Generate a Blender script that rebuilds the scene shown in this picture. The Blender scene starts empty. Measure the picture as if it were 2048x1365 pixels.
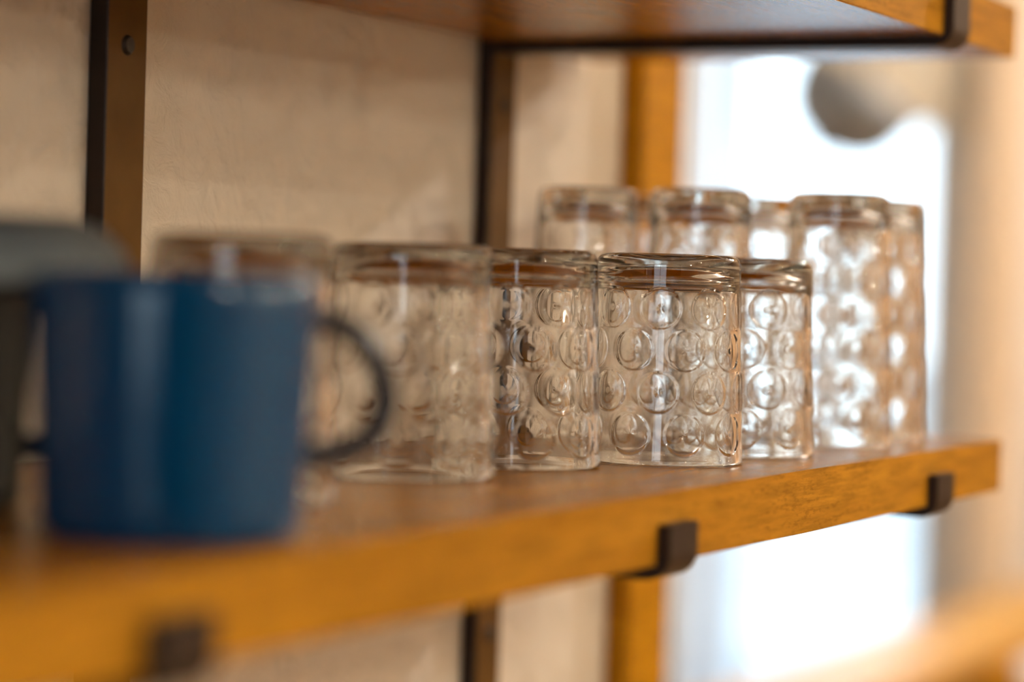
import bpy, bmesh, math, random
from mathutils import Vector, Matrix
PI = math.pi
C = bpy.context.scene.collection
S = bpy.context.scene
Z0 = 1.25                     # height of the lower shelf's top above the floor
random.seed(4)

# ------------------------------------------------------------ camera
EX = (0.44388378, -0.00904654, 0.8960387)
EY = (-0.8955828, -0.0379306, 0.44327499)
EZ = (0.02997718, -0.99923943, -0.02493871)
cam = bpy.data.cameras.new('camera')
co = bpy.data.objects.new('camera', cam); C.objects.link(co)
R = Matrix(((EX[0], -EX[1], -EX[2]), (EY[0], -EY[1], -EY[2]), (EZ[0], -EZ[1], -EZ[2])))
co.matrix_world = Matrix.Translation((0, 0, Z0 + .0769)) @ R.to_4x4()
cam.sensor_width = 36; cam.lens = 5200 / 2048 * 36
cam.clip_start = .01; cam.clip_end = 100
cam.dof.use_dof = True; cam.dof.focus_distance = 1.083; cam.dof.aperture_fstop = 3.05
cam.dof.aperture_blades = 0
S.camera = co

# ------------------------------------------------------------ light, exposure
S.view_settings.view_transform = 'Standard'; S.view_settings.look = 'None'
S.view_settings.gamma = 1; S.view_settings.use_curve_mapping = False
S.view_settings.exposure = -.12
w = bpy.data.worlds.new('sky'); S.world = w; w.use_nodes = True
bg = w.node_tree.nodes['Background']
bg.inputs[0].default_value = (.72, .87, 1, 1); bg.inputs[1].default_value = 5
S.cycles.max_bounces = 24; S.cycles.transmission_bounces = 20; S.cycles.glossy_bounces = 8
S.cycles.diffuse_bounces = 4; S.cycles.transparent_max_bounces = 12
S.cycles.caustics_reflective = True; S.cycles.caustics_refractive = True
S.cycles.sample_clamp_indirect = 40; S.cycles.blur_glossy = .1
S.cycles.use_denoising = True

def lamp(name, kind, loc, power, col, size=.05, rot=None, **kw):
    l = bpy.data.lights.new(name, kind); l.energy = power; l.color = col
    if kind == 'AREA':
        l.shape = 'RECTANGLE'; l.size = size[0]; l.size_y = size[1]
    else:
        l.shadow_soft_size = size
    for k, v in kw.items(): setattr(l, k, v)
    o = bpy.data.objects.new(name, l); C.objects.link(o); o.location = (loc[0], loc[1], loc[2] + Z0)
    if rot: o.rotation_euler = rot
    return o
WARM = (1, .90, .69)
CEIL = [(1.9, -2.6, 1.27, 44), (.9, -2.9, 1.27, 12), (3.0, -2.1, 1.27, 20), (.6, -1.7, 1.27, 16), (3.6, -.1, 1.27, 118)]  # the last one is added to brighten the far wall
FILL_PEND = [(.2, -.9, .42, 8), (1.1, -2.4, .46, 13), (2.5, -2.2, .46, 13), (1.7, -1.6, .50, 7), (3.2, -1.5, .46, 16)]  # unseen pendants added as fill and for glints in the glass
for x, y, z, p in CEIL:
    lamp('ceiling_bulb', 'POINT', (x, y, z - .07), p, WARM if p < 100 else (1, .96, .88), .025)
def portal(loc, sx, sy, rot):
    o = lamp('window_portal', 'AREA', loc, 1, (1, 1, 1), (sx, sy), rot); o.data.cycles.is_portal = True
portal((4.48, 1.633, .1), 1.9, .495, (0, PI / 2, 0))
portal((-2.98, -.315, .2), 1.4, 1.47, (0, -PI / 2, 0))

for x, y, z, p in FILL_PEND:
    lamp('fill_bulb', 'POINT', (x, y, z), p, WARM, .022)

# ------------------------------------------------------------ materials
def mat(name, col, rough=.5, **kw):
    m = bpy.data.materials.new(name); m.use_nodes = True
    b = m.node_tree.nodes['Principled BSDF']
    b.inputs['Base Color'].default_value = (*col, 1); b.inputs['Roughness'].default_value = rough
    for k, v in kw.items(): b.inputs[k.replace('_', ' ')].default_value = v
    return m
def nd(m, t, **kw):
    n = m.node_tree.nodes.new(t)
    for k, v in kw.items(): setattr(n, k, v)
    return n
def lk(m, a, b): m.node_tree.links.new(a, b)
def noise(m, scale, detail=4, rough=.5, vec=None, sc=(1, 1, 1), dist=0):
    tc = nd(m, 'ShaderNodeTexCoord'); mp = nd(m, 'ShaderNodeMapping'); mp.inputs['Scale'].default_value = sc
    lk(m, tc.outputs['Object'], mp.inputs[0])
    n = nd(m, 'ShaderNodeTexNoise'); n.inputs['Scale'].default_value = scale; n.inputs['Detail'].default_value = detail
    n.inputs['Roughness'].default_value = rough; n.inputs['Distortion'].default_value = dist
    lk(m, mp.outputs[0], n.inputs['Vector'])
    return n.outputs['Fac']
def ramp(m, fac, stops):
    r = nd(m, 'ShaderNodeValToRGB'); e = r.color_ramp.elements
    while len(e) < len(stops): e.new(.5)
    for i, (p, c) in enumerate(stops):
        e[i].position = p; e[i].color = (*c, 1)
    lk(m, fac, r.inputs[0]); return r.outputs[0]
def mixc(m, f, a, b, mode='MIX'):
    x = nd(m, 'ShaderNodeMix', data_type='RGBA', blend_type=mode)
    if isinstance(f, float): x.inputs[0].default_value = f
    else: lk(m, f, x.inputs[0])
    for i, v in ((6, a), (7, b)):
        if isinstance(v, tuple): x.inputs[i].default_value = (*v, 1)
        else: lk(m, v, x.inputs[i])
    return x.outputs[2]
def bump(m, h, strength, dist):
    b = nd(m, 'ShaderNodeBump'); b.inputs['Strength'].default_value = strength; b.inputs['Distance'].default_value = dist
    lk(m, h, b.inputs['Height']); lk(m, b.outputs[0], m.node_tree.nodes['Principled BSDF'].inputs['Normal'])
def setcol(m, c): lk(m, c, m.node_tree.nodes['Principled BSDF'].inputs['Base Color'])

def wood(name, dark, mid, light, rough=.4, fleck=True):
    m = mat(name, mid, rough, IOR=1.27)
    a = noise(m, 9, 5, .6, sc=(.35, 5, 5), dist=.6)
    c = ramp(m, a, [(.3, dark), (.5, mid), (.72, light)])
    f = noise(m, 60, 6, .7, sc=(.5, 6, 6))
    c = mixc(m, ramp(m, f, [(.42, (0, 0, 0)), (.62, (1, 1, 1))]), c, tuple(x * .72 for x in mid))
    if fleck:                                     # short dark pores lying along the grain
        p = noise(m, 420, 3, .6, sc=(.45, 1.2, 1.7)); q = noise(m, 30, 2, .5, sc=(1, 1, 12))
        mm = nd(m, 'ShaderNodeMath', operation='MULTIPLY'); lk(m, p, mm.inputs[0]); lk(m, q, mm.inputs[1])
        c = mixc(m, ramp(m, mm.outputs[0], [(.27, (0, 0, 0)), (.38, (.55, .55, .55))]), c, tuple(x * .6 for x in dark))
    setcol(m, c); bump(m, f, .25, .0006)
    return m
M_shelf = wood('oiled_shelf_wood', (.36, .125, .001), (.46, .176, .002), (.55, .22, .004), .24)
M_edge = wood('planed_shelf_edge', (.37, .152, .008), (.475, .208, .013), (.56, .258, .018), .6)
for _m in (M_edge,): _m.node_tree.nodes['Principled BSDF'].inputs['Specular IOR Level'].default_value = .12
M_case = wood('casing_wood', (.43, .18, .003), (.50, .215, .003), (.56, .255, .005), .4)
M_case.node_tree.nodes['Principled BSDF'].inputs['Specular IOR Level'].default_value = .25
M_count = wood('counter_wood', (.55, .28, .07), (.68, .37, .10), (.75, .44, .14), .4, False)
M_pale = wood('pale_door_wood', (.72, .52, .34), (.80, .60, .41), (.84, .65, .46), .5, False)

M_wall = mat('cream_plaster', (.72, .63, .53), .85)
a = noise(M_wall, 3.5, 3); setcol(M_wall, ramp(M_wall, a, [(.3, (.69, .60, .50)), (.7, (.76, .67, .565))]))
b1 = noise(M_wall, 55, 6, .62, dist=1.2); b2 = noise(M_wall, 14, 3, .5, dist=2.5)
mm = nd(M_wall, 'ShaderNodeMath', operation='MULTIPLY'); lk(M_wall, b1, mm.inputs[0]); lk(M_wall, b2, mm.inputs[1])
bump(M_wall, mm.outputs[0], .8, .010)
M_cool = mat('white_plaster', (.80, .78, .76), .85); bump(M_cool, noise(M_cool, 50, 5), .3, .003)
M_floor = wood('floor_wood', (.25, .14, .06), (.34, .2, .09), (.42, .26, .12), .45, False)
M_ceil = mat('ceiling_paint', (.82, .78, .72), .9); bump(M_ceil, noise(M_ceil, 80, 3), .1, .002)
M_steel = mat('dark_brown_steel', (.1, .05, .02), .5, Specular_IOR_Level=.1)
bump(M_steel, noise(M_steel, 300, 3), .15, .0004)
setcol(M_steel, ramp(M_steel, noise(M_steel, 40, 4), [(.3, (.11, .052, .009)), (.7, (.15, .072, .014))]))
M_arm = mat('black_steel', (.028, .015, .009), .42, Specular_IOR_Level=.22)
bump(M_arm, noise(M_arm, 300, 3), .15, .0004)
M_bolt = mat('bolt_steel', (.04, .03, .02), .5, Metallic=.3)
setcol(M_bolt, ramp(M_bolt, noise(M_bolt, 200, 3), [(.3, (.03, .022, .015)), (.7, (.05, .035, .02))]))
M_glass = mat('clear_glass', (.985, .985, .98), 0, Transmission_Weight=1, IOR=1.51)
M_glass.node_tree.nodes['Principled BSDF'].inputs['Specular IOR Level'].default_value = .5
vg = nd(M_glass, 'ShaderNodeVolumeAbsorption'); vg.inputs['Color'].default_value = (.76, .75, .71, 1); vg.inputs['Density'].default_value = 30
lk(M_glass, vg.outputs[0], M_glass.node_tree.nodes['Material Output'].inputs['Volume'])
def glaze(name, c1, c2, rough=.16):
    m = mat(name, c1, rough, Specular_IOR_Level=.3)
    setcol(m, ramp(m, noise(m, 30, 4, sc=(1, 1, .6)), [(.3, c1), (.7, c2)])); bump(m, noise(m, 90, 2), .08, .0006)
    return m
M_blue = glaze('blue_glaze', (.0003, .043, .118), (.0006, .053, .148), .13)
M_blue.node_tree.nodes['Principled BSDF'].inputs['Specular IOR Level'].default_value = .36
M_bluedark = glaze('dark_glaze', (.012, .012, .02), (.02, .02, .03), .3)
M_black = glaze('black_glaze', (.004, .005, .004), (.007, .008, .006), .5)
M_grey = glaze('grey_glaze', (.075, .092, .108), (.10, .118, .13), .45)
M_frame = mat('grey_window_paint', (.70, .76, .86), .5); bump(M_frame, noise(M_frame, 200, 2), .1, .0005)
M_blind = mat('beige_blind_fabric', (.72, .62, .48), .9); bump(M_blind, noise(M_blind, 400, 2, sc=(1, 1, 3)), .3, .0008)
M_shade = mat('grey_lamp_metal', (.25, .265, .29), .5, Metallic=.3); bump(M_shade, noise(M_shade, 120, 2), .05, .0005)
M_cord = mat('black_cord', (.03, .03, .03), .6); bump(M_cord, noise(M_cord, 400, 2), .2, .0004)
M_white = mat('white_ceramic', (.8, .83, .86), .3); bump(M_white, noise(M_white, 60, 2), .05, .0005)
M_pane = bpy.data.materials.new('window_pane_glass'); M_pane.use_nodes = True
nt = M_pane.node_tree; nt.nodes.remove(nt.nodes['Principled BSDF'])
tr = nt.nodes.new('ShaderNodeBsdfTransparent'); gl = nt.nodes.new('ShaderNodeBsdfGlossy'); gl.inputs['Roughness'].default_value = .02
fr = nt.nodes.new('ShaderNodeFresnel'); mx = nt.nodes.new('ShaderNodeMixShader')
tr.inputs[0].default_value = (.96, .98, .98, 1)
nt.links.new(fr.outputs[0], mx.inputs[0]); nt.links.new(tr.outputs[0], mx.inputs[1]); nt.links.new(gl.outputs[0], mx.inputs[2])
nt.links.new(mx.outputs[0], nt.nodes['Material Output'].inputs[0])

# ------------------------------------------------------------ helpers
def link(name, me, m, parent=None, loc=(0, 0, 0)):
    me.materials.append(m); o = bpy.data.objects.new(name, me); C.objects.link(o)
    if parent: o.parent = parent; o.location = loc
    else: o.location = (loc[0], loc[1], loc[2] + Z0)
    return o
def obj(name, bm, m, parent=None, loc=(0, 0, 0), smooth=False):
    me = bpy.data.meshes.new(name); bmesh.ops.recalc_face_normals(bm, faces=bm.faces); bm.to_mesh(me); bm.free()
    if smooth:
        for p in me.polygons: p.use_smooth = True
    return link(name, me, m, parent, loc)
def bx(bm, x0, x1, y0, y1, z0, z1, bev=0):
    r = bmesh.ops.create_cube(bm, size=1)
    bmesh.ops.scale(bm, vec=(x1 - x0, y1 - y0, z1 - z0), verts=r['verts'])
    bmesh.ops.translate(bm, vec=((x0 + x1) / 2, (y0 + y1) / 2, (z0 + z1) / 2), verts=r['verts'])
    if bev:
        es = list({e for v in r['verts'] for e in v.link_edges})
        bmesh.ops.bevel(bm, geom=es, offset=bev, segments=2, affect='EDGES', profile=.5)
    return bm
def box(name, x0, x1, y0, y1, z0, z1, m, parent=None, bev=0):
    cx, cy = (x0 + x1) / 2, (y0 + y1) / 2
    if parent: return obj(name, bx(bmesh.new(), x0, x1, y0, y1, z0, z1, bev), m, parent)
    return obj(name, bx(bmesh.new(), x0 - cx, x1 - cx, y0 - cy, y1 - cy, 0, z1 - z0, bev), m, None, (cx, cy, z0))
def tag(o, label=None, cat=None, group=None, kind=None):
    for k, v in (('label', label), ('category', cat), ('group', group), ('kind', kind)):
        if v: o[k] = v
    return o
def thing(name, loc, label, cat, group=None, rz=0):
    o = bpy.data.objects.new(name, None); C.objects.link(o); o.empty_display_size = .05
    o.location = (loc[0], loc[1], loc[2] + Z0); o.rotation_euler = (0, 0, rz)
    return tag(o, label, cat, group)
def struct(o): o['kind'] = 'structure'; return o
def lathe(prof, n=96, closed=True):
    bm = bmesh.new(); rows = []
    for r, z in prof:
        if r < 1e-7: rows.append([bm.verts.new((0, 0, z))])
        else: rows.append([bm.verts.new((r * math.cos(2 * PI * i / n), r * math.sin(2 * PI * i / n), z)) for i in range(n)])
    for a, b in zip(rows, rows[1:]):
        for i in range(n):
            j = (i + 1) % n
            f = [a[i % len(a)], a[j % len(a)], b[j % len(b)], b[i % len(b)]]
            f = list(dict.fromkeys(f))
            if len(f) > 2: bm.faces.new(f)
    return bm
def sweep(pts, prof, name, m, parent, taper=None, smooth=True):
    """profile (list of (u,v)) swept along pts; u lies in the side direction, v along the normal"""
    bm = bmesh.new(); rows = []; P = [Vector(p) for p in pts]
    pl = (P[-1] - P[0]).cross(P[len(P) // 2] - P[0]).normalized()
    for i, p in enumerate(P):
        t = (P[min(i + 1, len(P) - 1)] - P[max(i - 1, 0)]).normalized(); nrm = t.cross(pl).normalized()
        k = taper(i / (len(P) - 1)) if taper else 1
        rows.append([bm.verts.new(p + pl * (u * k) + nrm * (v * k)) for u, v in prof])
    for a, b in zip(rows, rows[1:]):
        for i in range(len(prof)):
            j = (i + 1) % len(prof); bm.faces.new((a[i], a[j], b[j], b[i]))
    bm.faces.new(rows[0]); bm.faces.new(rows[-1][::-1])
    return obj(name, bm, m, parent, smooth=smooth)

# ------------------------------------------------------------ room shell (all in metres, z from the lower shelf's top)
YW = .614; FL = -Z0; CE = 1.35
struct(box('floor', -3.2, 4.8, -3.4, 2.8, FL - .1, FL, M_floor))
struct(box('ceiling', -3.2, 4.8, -3.4, 2.8, CE, CE + .1, M_ceil))
M_dark = wood('dark_unseen_wall', (.03, .018, .01), (.045, .026, .014), (.06, .035, .02), .5, False)  # dark panelling made up for unseen walls, to cut light from the left
struct(box('wall_back', -3.0, .2, YW, YW + .13, FL, CE, M_dark))
struct(box('wall_back', .2, 1.43, YW, YW + .13, FL, CE, M_wall))
struct(box('wall_alcove', 1.28, 1.43, YW + .13, 2.6, FL, CE, M_cool))
struct(box('wall_north', 1.28, 4.5, 2.6, 2.75, FL, CE, M_cool))
struct(box('wall_front', -3.0, 4.5, -3.35, -3.2, FL, CE, M_wall))
def wall_with_hole(name, x0, x1, ya, yb, za, zb, m, y0, y1):
    bm = bmesh.new()
    cx, cy = (x0 + x1) / 2, (y0 + y1) / 2
    for a, b, c, d in ((y0, ya, FL, CE), (yb, y1, FL, CE), (ya, yb, FL, za), (ya, yb, zb, CE)):
        bx(bm, x0 - cx, x1 - cx, a - cy, b - cy, c - FL, d - FL)
    return struct(obj(name, bm, m, None, (cx, cy, FL)))
wall_with_hole('wall_right', 4.5, 4.65, 1.385, 1.88, -.85, 1.05, M_cool, -3.2, 2.6)
wall_with_hole('wall_left', -3.15, -3.0, -1.05, .42, -.5, .9, M_dark, -3.2, YW)

def window(name, x0, x1, ya, yb, za, zb, rails, stiles):
    r = bpy.data.objects.new(name, None); C.objects.link(r); r.location = (0, 0, Z0); r['kind'] = 'structure'
    fw = .035
    bm = bmesh.new()
    for a in ((ya, ya + fw, za, zb), (yb - fw, yb, za, zb), (ya + fw, yb - fw, za, za + fw), (ya + fw, yb - fw, zb - fw, zb)):
        bx(bm, x0, x1, *a, bev=.003)
    obj('window_frame', bm, M_frame, r)
    for z in rails: box('window_rail', x0 + .005, x1 - .005, ya + fw, yb - fw, z, z + .035, M_frame, r, .003)
    for y in stiles: box('window_stile', x0 + .008, x1 - .008, y, y + .04, za + fw, zb - fw, M_frame, r, .003)
    box('window_pane', (x0 + x1) / 2 - .002, (x0 + x1) / 2 + .002, ya + fw - .005, yb - fw + .005, za + fw - .005, zb - fw + .005, M_pane, r)
    return r
window('window_1', 4.54, 4.6, 1.385, 1.88, -.85, 1.05, [], [1.775])
window('window_2', -3.1, -3.04, -1.05, .42, -.5, .9, [], [-.33])

M_ground = mat('pale_paving', (.40, .43, .45), .9)
setcol(M_ground, ramp(M_ground, noise(M_ground, .7, 4), [(.35, (.30, .34, .37)), (.65, (.50, .52, .53))]))
struct(box('ground_outside', 4.8, 45, -20, 30, FL - .12, FL - .02, M_ground))
# wooden casing round the end of the plastered wall
struct(box('trim_1', 1.375, 1.432, YW - .0145, YW, FL, CE, M_case, bev=.0015))
struct(box('trim_2', 1.43, 1.438, YW, YW + .13, FL, CE, M_case))
M_panel = wood('brown_panel_wood', (.26, .145, .07), (.33, .19, .095), (.39, .23, .12), .5, False)
struct(box('added_wall_panelling', 4.44, 4.498, -3.19, 1.10, FL, CE, M_panel, bev=.003))  # unseen panelling added to brown the tumbler edges and cut glare
# pale wooden pillar on the far wall right of the window
struct(box('trim_3', 4.40, 4.5, 1.215, 1.285, FL, CE, M_pale, bev=.004))

# ------------------------------------------------------------ shelves
YF, YB, XE, T = .367, .6042, 1.316, .0263
def shelf(z0, t, label, x0=.25):
    bm = bmesh.new(); cx, cy = (x0 + XE) / 2, (YF + YB) / 2
    bx(bm, x0 - cx, XE - cx, YF - cy, YB - cy, 0, t)
    bmesh.ops.bevel(bm, geom=list(bm.edges), offset=.0005, segments=2, affect='EDGES')
    o = tag(obj('wooden_shelf', bm, M_shelf, None, (cx, cy, z0)), label, 'shelf', 'wooden shelf boards')
    o.data.materials.append(M_edge)
    for p in o.data.polygons:
        if abs(p.normal.z) < .5: p.material_index = 1
    return o
shelf(-T, T, 'lower orange-brown wooden shelf board carrying the mugs and upturned tumblers')
shelf(.1968, .0262, 'upper orange-brown wooden shelf board seen from below, nothing visible on it')

# ------------------------------------------------------------ steel frames: wall upright with an arm hooked round each shelf
def arm_mesh(z, hook):
    """flat bar under a shelf whose underside is z: from the upright forward, bent up in front of the edge"""
    t = .0048; rb = .0085; pts = []
    zi = z - .0006; yi = YF - .0006
    out = [(YW - .006, zi), (YW - .006, zi - t)]
    n = 8
    inner = [(yi + rb - rb * math.sin(a), zi + rb * 0 - t * 0 + 0) for a in ()]
    # outer path
    cy, cz = yi + .0045, zi + .0045
    o = [(cy - (.0045 + t) * math.sin(PI / 2 * k / n), cz - (.0045 + t) * math.cos(PI / 2 * k / n)) for k in range(n + 1)]
    i_ = [(cy - .0045 * math.sin(PI / 2 * k / n), cz - .0045 * math.cos(PI / 2 * k / n)) for k in range(n + 1)]
    # the shelf's corner is square: keep the inner bend small
    i_ = [(yi, zi)]
    poly = [(YW - .006, zi - t)] + o + [(yi - t, z + hook), (yi, z + hook)] + i_[::-1] + [(YW - .006, zi)]
    return poly
def extrude_x(name, poly, x0, x1, m, parent):
    bm = bmesh.new()
    a = [bm.verts.new((x0, y, z)) for y, z in poly]; b = [bm.verts.new((x1, y, z)) for y, z in poly]
    n = len(poly)
    for i in range(n): bm.faces.new((a[i], a[(i + 1) % n], b[(i + 1) % n], b[i]))
    bm.faces.new(a); bm.faces.new(b[::-1])
    bmesh.ops.bevel(bm, geom=[e for e in bm.edges if abs(e.verts[0].co.x - e.verts[1].co.x) < 1e-6], offset=.0003, segments=1, affect='EDGES')
    return obj(name, bm, m, parent)
frames = []
def frame(x0, label, du=0):
    w = .0265
    r = thing('shelf_bracket', (x0, 0, FL), label, 'bracket', 'dark steel shelf brackets')
    g = -FL
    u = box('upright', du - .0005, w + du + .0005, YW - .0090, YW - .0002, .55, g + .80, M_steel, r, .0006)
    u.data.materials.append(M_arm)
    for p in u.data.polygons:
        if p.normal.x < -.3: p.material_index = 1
    def up(poly): return [(y, z + g) for y, z in poly]
    extrude_x('arm', up(arm_mesh(-T, .0150)), 0, w, M_arm, r)
    extrude_x('arm', up(arm_mesh(.1968, .0225)), 0, w, M_arm, r)
    for z in (.165, -.11, .42):
        bm = bmesh.new(); bmesh.ops.create_cone(bm, cap_ends=True, segments=20, radius1=.0042, radius2=.003, depth=.0016, matrix=Matrix.Translation((w / 2 + du, YW - .0098, g + z)) @ Matrix.Rotation(PI / 2, 4, 'X'))
        obj('bolt', bm, M_bolt, r)
    return r
frame(.539, 'dark steel bracket nearest the camera, its blurred hook in the lower left corner')
frame(.8645, 'dark steel bracket whose broad upright stands behind the blue mug and nearest tumbler', -.0105)
frame(1.1895, 'dark steel bracket farthest right, its arm crossing under the upper shelf', .003)

# ------------------------------------------------------------ tumblers (stand upside down, thick base on top)
def tumbler_mesh(name, H, r0, r1, rows, a, n=440, cells=9, lip=.004, cap=.00045):
    """rows: (z centre, phase in cell units).  outer wall with pressed round dimples, inner wall swelling behind them"""
    base = .0052 if H < .1 else .007
    def rad(z): return r0 + (r1 - r0) * z / H
    cen = []
    for zc, ph in rows:
        for k in range(cells): cen.append((2 * PI * (k + ph) / cells, zc))
    import numpy as np
    th = np.arange(n) * 2 * PI / n
    def disp(z, mode):
        d = np.zeros(n)
        for t0, zc in (cen if mode == 0 else []):
            dz = z - zc
            if abs(dz) > a * 1.8: continue
            dt = (th - t0 + PI) % (2 * PI) - PI
            rr = np.sqrt((dt * rad(zc)) ** 2 + dz * dz) / a
            if mode == 0:
                s = np.clip((1.0 - rr) / .09, 0, 1); s = s * s * (3 - 2 * s)
                d -= s * (.00022 + cap * np.clip(1 - rr * rr, 0, 1) + .0003 * np.exp(-(rr / .17) ** 2))
            else:
                d -= 0
        return d
    verts = []; faces = []; rings = []
    def ring(r, z, mode=None):
        if r < 1e-6:
            rings.append((len(verts), 1)); verts.append((0, 0, z)); return
        rr = r + (disp(z, mode) if mode is not None else 0)
        if np.isscalar(rr): rr = np.full(n, rr)
        rings.append((len(verts), n))
        verts.extend(zip((rr * np.cos(th)).tolist(), (rr * np.sin(th)).tolist(), [z] * n))
    wall = .0033
    # inside: from the cavity's crown down to the lip
    zt = H - base; ri = rad(zt) - wall; RC = .011; DH = .0008
    ring(0, zt + DH)
    for k in range(1, 10): q = k / 10; ring((ri - RC) * q, zt + DH - (DH + .0004) * q * q)
    for k in range(0, 9):
        an = PI / 2 * k / 8; ring(ri - RC + RC * math.sin(an), zt - .0004 - RC * .8 + RC * .8 * math.cos(an))
    zs = zt - .0004 - RC * .8; m_ = int((zs - lip) / .00075)
    for k in range(1, m_ + 1):
        z = zs + (lip - zs) * k / m_; ring(rad(z) - wall + .0006 * (1 - z / H), z, 1)
    for k in range(0, 9):                              # rounded lip
        an = PI * k / 8; hw = (wall - .0006) / 2
        ring(rad(0) - hw - hw * math.cos(an), .0011 - .0011 * math.sin(an))
    m_ = int((H - .0045 - lip) / .00045)
    for k in range(0, m_ + 1):
        z = lip * .6 + (H - .0045 - lip * .6) * k / m_; ring(rad(z), z, 0)
    rc = .0042                                          # rounded shoulder
    for k in range(1, 9):
        an = PI / 2 * k / 8; ring(rad(H) - rc + rc * math.cos(an), H - rc + rc * math.sin(an))
    ring(rad(H) - .0065, H - .00005); ring(rad(H) - .0075, H - .0006)
    for k in range(1, 9):                               # hollow punt of the base
        q = 1 - k / 8; ring((rad(H) - .0085) * q, H - .0006 - .0012 * (1 - q * q))
    for (s, c), (s2, c2) in zip(rings, rings[1:]):
        for i in range(n):
            j = (i + 1) % n
            if c == 1: faces.append((s, s2 + i, s2 + j))
            elif c2 == 1: faces.append((s + i, s2, s + j))
            else: faces.append((s + i, s2 + i, s2 + j, s + j))
    me = bpy.data.meshes.new(name); me.from_pydata(verts, [], faces); me.update()
    bm = bmesh.new(); bm.from_mesh(me); bmesh.ops.recalc_face_normals(bm, faces=bm.faces); bm.to_mesh(me); bm.free()
    for p in me.polygons: p.use_smooth = True
    me.materials.append(M_glass)
    return me
me_s = tumbler_mesh('short_tumbler', .088, .0340, .0304, [(.0652, 0), (.0480, .5), (.0305, 0), (.0132, .5)], .0089)
me_t = tumbler_mesh('tall_tumbler', .1215, .0290, .0243, [(.0965, 0), (.0795, .5), (.0625, 0), (.0455, .5), (.0285, 0), (.0125, .5)], .0080, n=320, cells=8)
CAMDIR = lambda x, y: math.atan2(-y, -x)
def place(me, name, x, y, rot, label, group):
    o = bpy.data.objects.new(name, me); C.objects.link(o); o.location = (x, y, Z0 + .0002)
    o.rotation_euler = (0, 0, CAMDIR(x, y) + math.radians(rot))
    return tag(o, label, 'glass', group)
G1 = 'short dimpled tumblers standing upside down on the lower shelf'
place(me_s, 'short_tumbler', .7355, .4648, 9, 'short clear dimpled tumbler upside down directly behind the blue mug', G1)
place(me_s, 'short_tumbler', .8651, .4713, 14, 'short clear dimpled tumbler seen through and beside the blue mug handle', G1)
place(me_s, 'short_tumbler', .9493, .4659, -8, 'short dimpled tumbler slightly blurred, just left of the sharpest one', G1)
place(me_s, 'short_tumbler', 1.0181, .4306, -5, 'sharply focused short clear tumbler with crisp round dimples, upside down mid-shelf', G1)
place(me_s, 'short_tumbler', 1.093, .4256, 22, 'rightmost short dimpled tumbler, just right of the sharpest one', G1)
G2 = 'tall dimpled tumblers standing upside down on the lower shelf'
place(me_t, 'tall_tumbler', 1.2021, .4194, 4, 'tall clear dimpled tumbler with bright warm highlights, frontmost of the tall ones', G2)
place(me_t, 'tall_tumbler', 1.281, .428, 15, 'tall clear dimpled tumbler farthest right, half hidden by the frontmost tall one', G2)
place(me_t, 'tall_tumbler', 1.1676, .4779, -10, 'tall blurred tumbler rising directly behind the sharply focused short one', G2)
place(me_t, 'tall_tumbler', 1.272, .490, 7, 'tall blurred tumbler in the gap between the two nearest tall ones', G2)
place(me_t, 'tall_tumbler', 1.1707, .5394, 18, 'tall blurred tumbler leftmost, closest to the dark upright on the plaster', G2)
place(me_t, 'tall_tumbler', 1.279, .560, -5, 'tall blurred tumbler hard against the wall, in front of the orange casing', G2)

# ------------------------------------------------------------ mugs
def mug(name, x, y, H, rt, rb, rot, M_body, M_h, label, hr=.028, ht=.82, hb=.36, wdt=.0045):
    r = thing(name, (x, y, .0002), label, 'mug', None, rot)
    wl = .0035
    prof = [(0, .002), (rb - .008, .002), (rb - .006, 0), (rb - .003, 0), (rb - .0008, .0015), (rb, .004)]
    prof += [(rb + (rt - rb) * q / 10, .004 + (H - .006) * q / 10) for q in range(1, 11)]
    prof += [(rt - .0006, H - .0006), (rt - wl / 2, H), (rt - wl + .0006, H - .0006)]
    prof += [(rt - wl - (rt - rb) * q / 10, H - .003 - (H - .012) * q / 10) for q in range(0, 11)]
    prof += [(rb - wl - .004, .0055), (rb - wl - .012, .005), (0, .005)]
    obj('body', lathe(prof, 128), M_body, r, smooth=True)
    pts = []; n = 36
    za, zb = H * ht, H * hb; ra = rb + (rt - rb) * ht - .0015; rbb = rb + (rt - rb) * hb - .0015
    for i in range(n + 1):
        q = i / n; a = PI * q
        z = (za + zb) / 2 + (za - zb) / 2 * math.cos(a) - .004 * math.sin(a) ** 2
        xx = (ra + (rbb - ra) * q) + hr * math.sin(a) ** .8
        pts.append((xx, 0, z))
    pr = [(wdt * 1.25 * math.cos(2 * PI * k / 14), wdt * .75 * math.sin(2 * PI * k / 14)) for k in range(14)]
    sweep(pts, pr, 'handle', M_h, r, taper=lambda q: 1 + .25 * abs(2 * q - 1) ** 2)
    return r
mug('coffee_mug', .6194, .4131, .0745, .0407, .0372, math.atan2(-.896, .444) + math.radians(26), M_blue, M_bluedark,
    'dark blue glazed mug, large and blurred in the left foreground', hr=.0275, ht=.84, hb=.30)
mug('coffee_mug', .6335, .522, .0865, .040, .037, math.atan2(-.896, .444) + math.radians(14), M_black, M_black,
    'black mug at the left edge of the photo, under an upturned grey dish', hr=.024, ht=.74, hb=.22)
# upturned saucer on the black mug
sau = [(0, .0215), (.030, .0215), (.032, .0232), (.0345, .0232), (.036, .0215), (.060, .0210), (.070, .0180), (.0770, .0110), (.0800, .0012), (.0802, .0002), (.0790, .0), (.0745, .0085), (.0680, .0145), (.058, .0172), (0, .0175)]
o = obj('shallow_dish', lathe(sau, 128), M_grey, None, (.628, .531, .0865 - .0175 + .0008), smooth=True)
tag(o, 'shallow grey glazed dish lying upside down on the black mug', 'dish')

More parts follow.
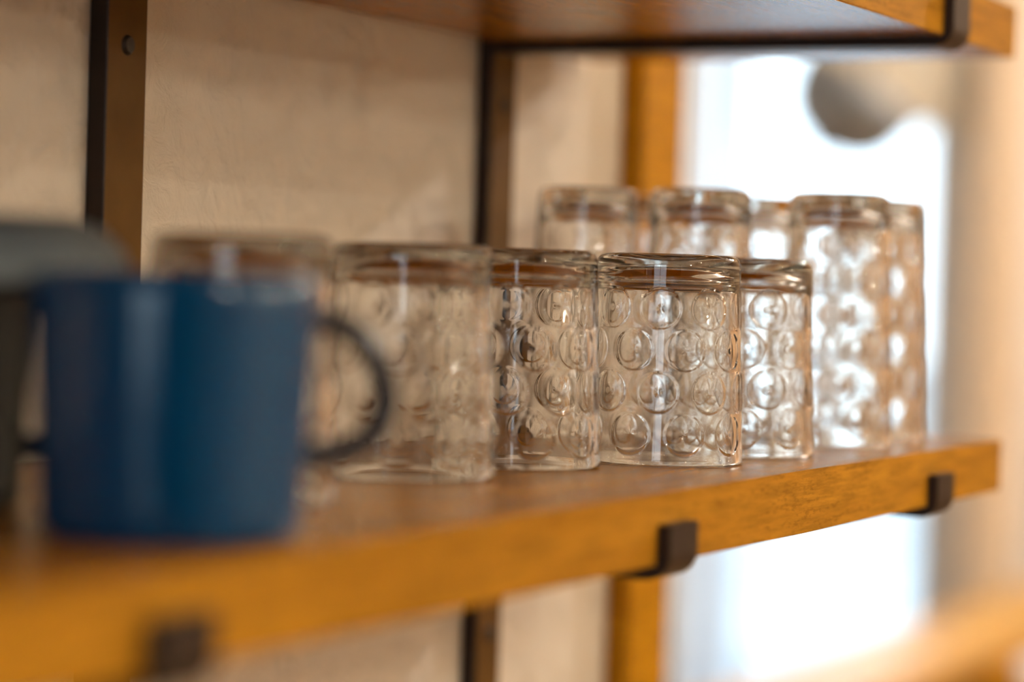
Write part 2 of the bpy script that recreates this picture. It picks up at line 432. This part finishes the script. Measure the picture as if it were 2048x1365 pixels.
# ------------------------------------------------------------ beyond the casing: counter, lamp, blind
ct = thing('wooden_counter', (3.5, 1.09, FL), 'orange wooden counter with a pale lit top running towards the far window', 'counter')
g = -FL
box('counter_top', -1.2, .88, -.085, .08, g - .45, g - .42, M_count, ct, .004)
box('front_panel', .18, .86, -.075, -.055, .02, g - .45, M_case, ct, .003)
box('front_panel', -1.18, -.30, -.075, -.055, .02, g - .45, M_case, ct, .003)
box('back_panel', -1.18, .86, .05, .07, .02, g - .45, M_case, ct, .003)
box('shelf_board', -.30, .18, -.055, .05, g - .80, g - .78, M_case, ct, .002)
for k in (-.30, .16): box('divider', k, k + .02, -.055, .05, .02, g - .45, M_case, ct, .002)
# dome lamp turned sideways, hanging before the far window
def hang_lamp(x, y, z):
    r = thing('pendant_lamp', (x, y, z), 'grey metal dome lampshade turned sideways, hanging before the far window', 'lamp')
    pr = [(.088, -.040), (.090, -.039), (.087, -.012), (.077, .017), (.057, .040), (.032, .052), (.014, .056), (.012, .062), (0, .062)]
    inn = [(0, .050), (.030, .046), (.054, .035), (.073, .014), (.083, -.013), (.088, -.040)]
    s = obj('lamp_shade', lathe(inn + pr[1:], 64), M_shade, r, smooth=True)
    s.rotation_mode = 'QUATERNION'; s.rotation_quaternion = Vector((-.444 * .55, .896 * .55, -.83)).to_track_quat('Z', 'Y')
    bm = bmesh.new(); L = CE - z - .03
    bmesh.ops.create_cone(bm, cap_ends=True, segments=10, radius1=.0025, radius2=.0025, depth=L, matrix=Matrix.Translation((0.012, -.03, .03 + L / 2)))
    obj('cord', bm, M_cord, r)
hang_lamp(3.3, 1.15, .308)
# beige roller blind bunched at the top right of the window
bl = thing('roller_blind', (4.46, 1.42, .36), 'beige fabric blind bunched in the upper right corner of the far window', 'blind')
bm = bmesh.new()
for k in range(5): bx(bm, -.02 + .004 * (k % 2), .012, -.085, .10, .012 * k, .012 * k + .011, .003)
bx(bm, -.016, .008, -.085, .10, .06, .69)
for k in range(3): bx(bm, -.02 + .004 * (k % 2), .012, .10, .20, .09 + .012 * k, .09 + .012 * k + .011, .003)
bx(bm, -.016, .008, .10, .20, .126, .69)
obj('fabric', bm, M_blind, bl)
# white bowl on a stool in front of the counter
st = thing('wooden_stool', (2.98, .67, FL), 'small orange wooden stool under the white bowl at the lower right corner', 'stool')
obj('seat', lathe([(0, .0), (.14, 0), (.15, .008), (.15, .022), (.143, .03), (0, .03)], 64), M_count, st, (0, 0, .75), smooth=False)
for a in range(4):
    bm = bmesh.new(); bmesh.ops.create_cone(bm, cap_ends=True, segments=16, radius1=.012, radius2=.016, depth=.76, matrix=Matrix.Translation((.10 * math.cos(PI / 4 + a * PI / 2), .10 * math.sin(PI / 4 + a * PI / 2), .38)))
    obj('leg', bm, M_count, st)
o = obj('white_bowl', lathe([(0, .004), (.045, .004), (.048, 0), (.055, 0), (.06, .006), (.10, .04), (.122, .085), (.126, .118), (.121, .118), (.117, .087), (.096, .045), (.055, .014), (0, .010)], 96), M_white, None, (2.98, .67, FL + .7805), smooth=True)
tag(o, 'large white rounded bowl, its edge just showing in the lower right corner', 'bowl')
# added fill pendants, then the ceiling lamps of the room (their bulbs are the point lights above)
for (x, y, z, p), lab in zip(FILL_PEND, ('white fill lamp added nearest the camera', 'white fill lamp added in the middle of the room', 'white fill lamp added on the right of the room', 'small white fill lamp added closest to the shelf', 'white fill lamp added nearest the far window')):
    r = thing('pendant_lamp', (x, y, z), lab, 'lamp', 'added fill pendants out of view')
    obj('lamp_shade', lathe([(0, .10), (.03, .095), (.07, .06), (.10, .015), (.102, .015), (.073, .064), (.032, .1), (.012, .104), (.01, .115), (0, .115)], 40), M_white, r, smooth=True)
    bm = bmesh.new(); L = CE - z - .11
    bmesh.ops.create_cone(bm, cap_ends=True, segments=8, radius1=.003, radius2=.003, depth=L, matrix=Matrix.Translation((0, 0, .11 + L / 2)))
    obj('cord', bm, M_cord, r)
for (x, y, z, p), lab in zip(CEIL, ('casting the shelf shadow on the plaster', 'nearest the front wall', 'towards the far window', 'closest above the shelves', 'added to brighten the far window wall')):
    r = thing('ceiling_lamp', (x, y, CE - .0002), 'small round white ceiling downlight ' + lab, 'lamp', 'ceiling downlights')
    obj('housing', lathe([(0, -.008), (.045, -.008), (.06, -.03), (.062, -.03), (.06, -.004), (.055, 0), (0, 0)], 32), M_white, r, smooth=True)
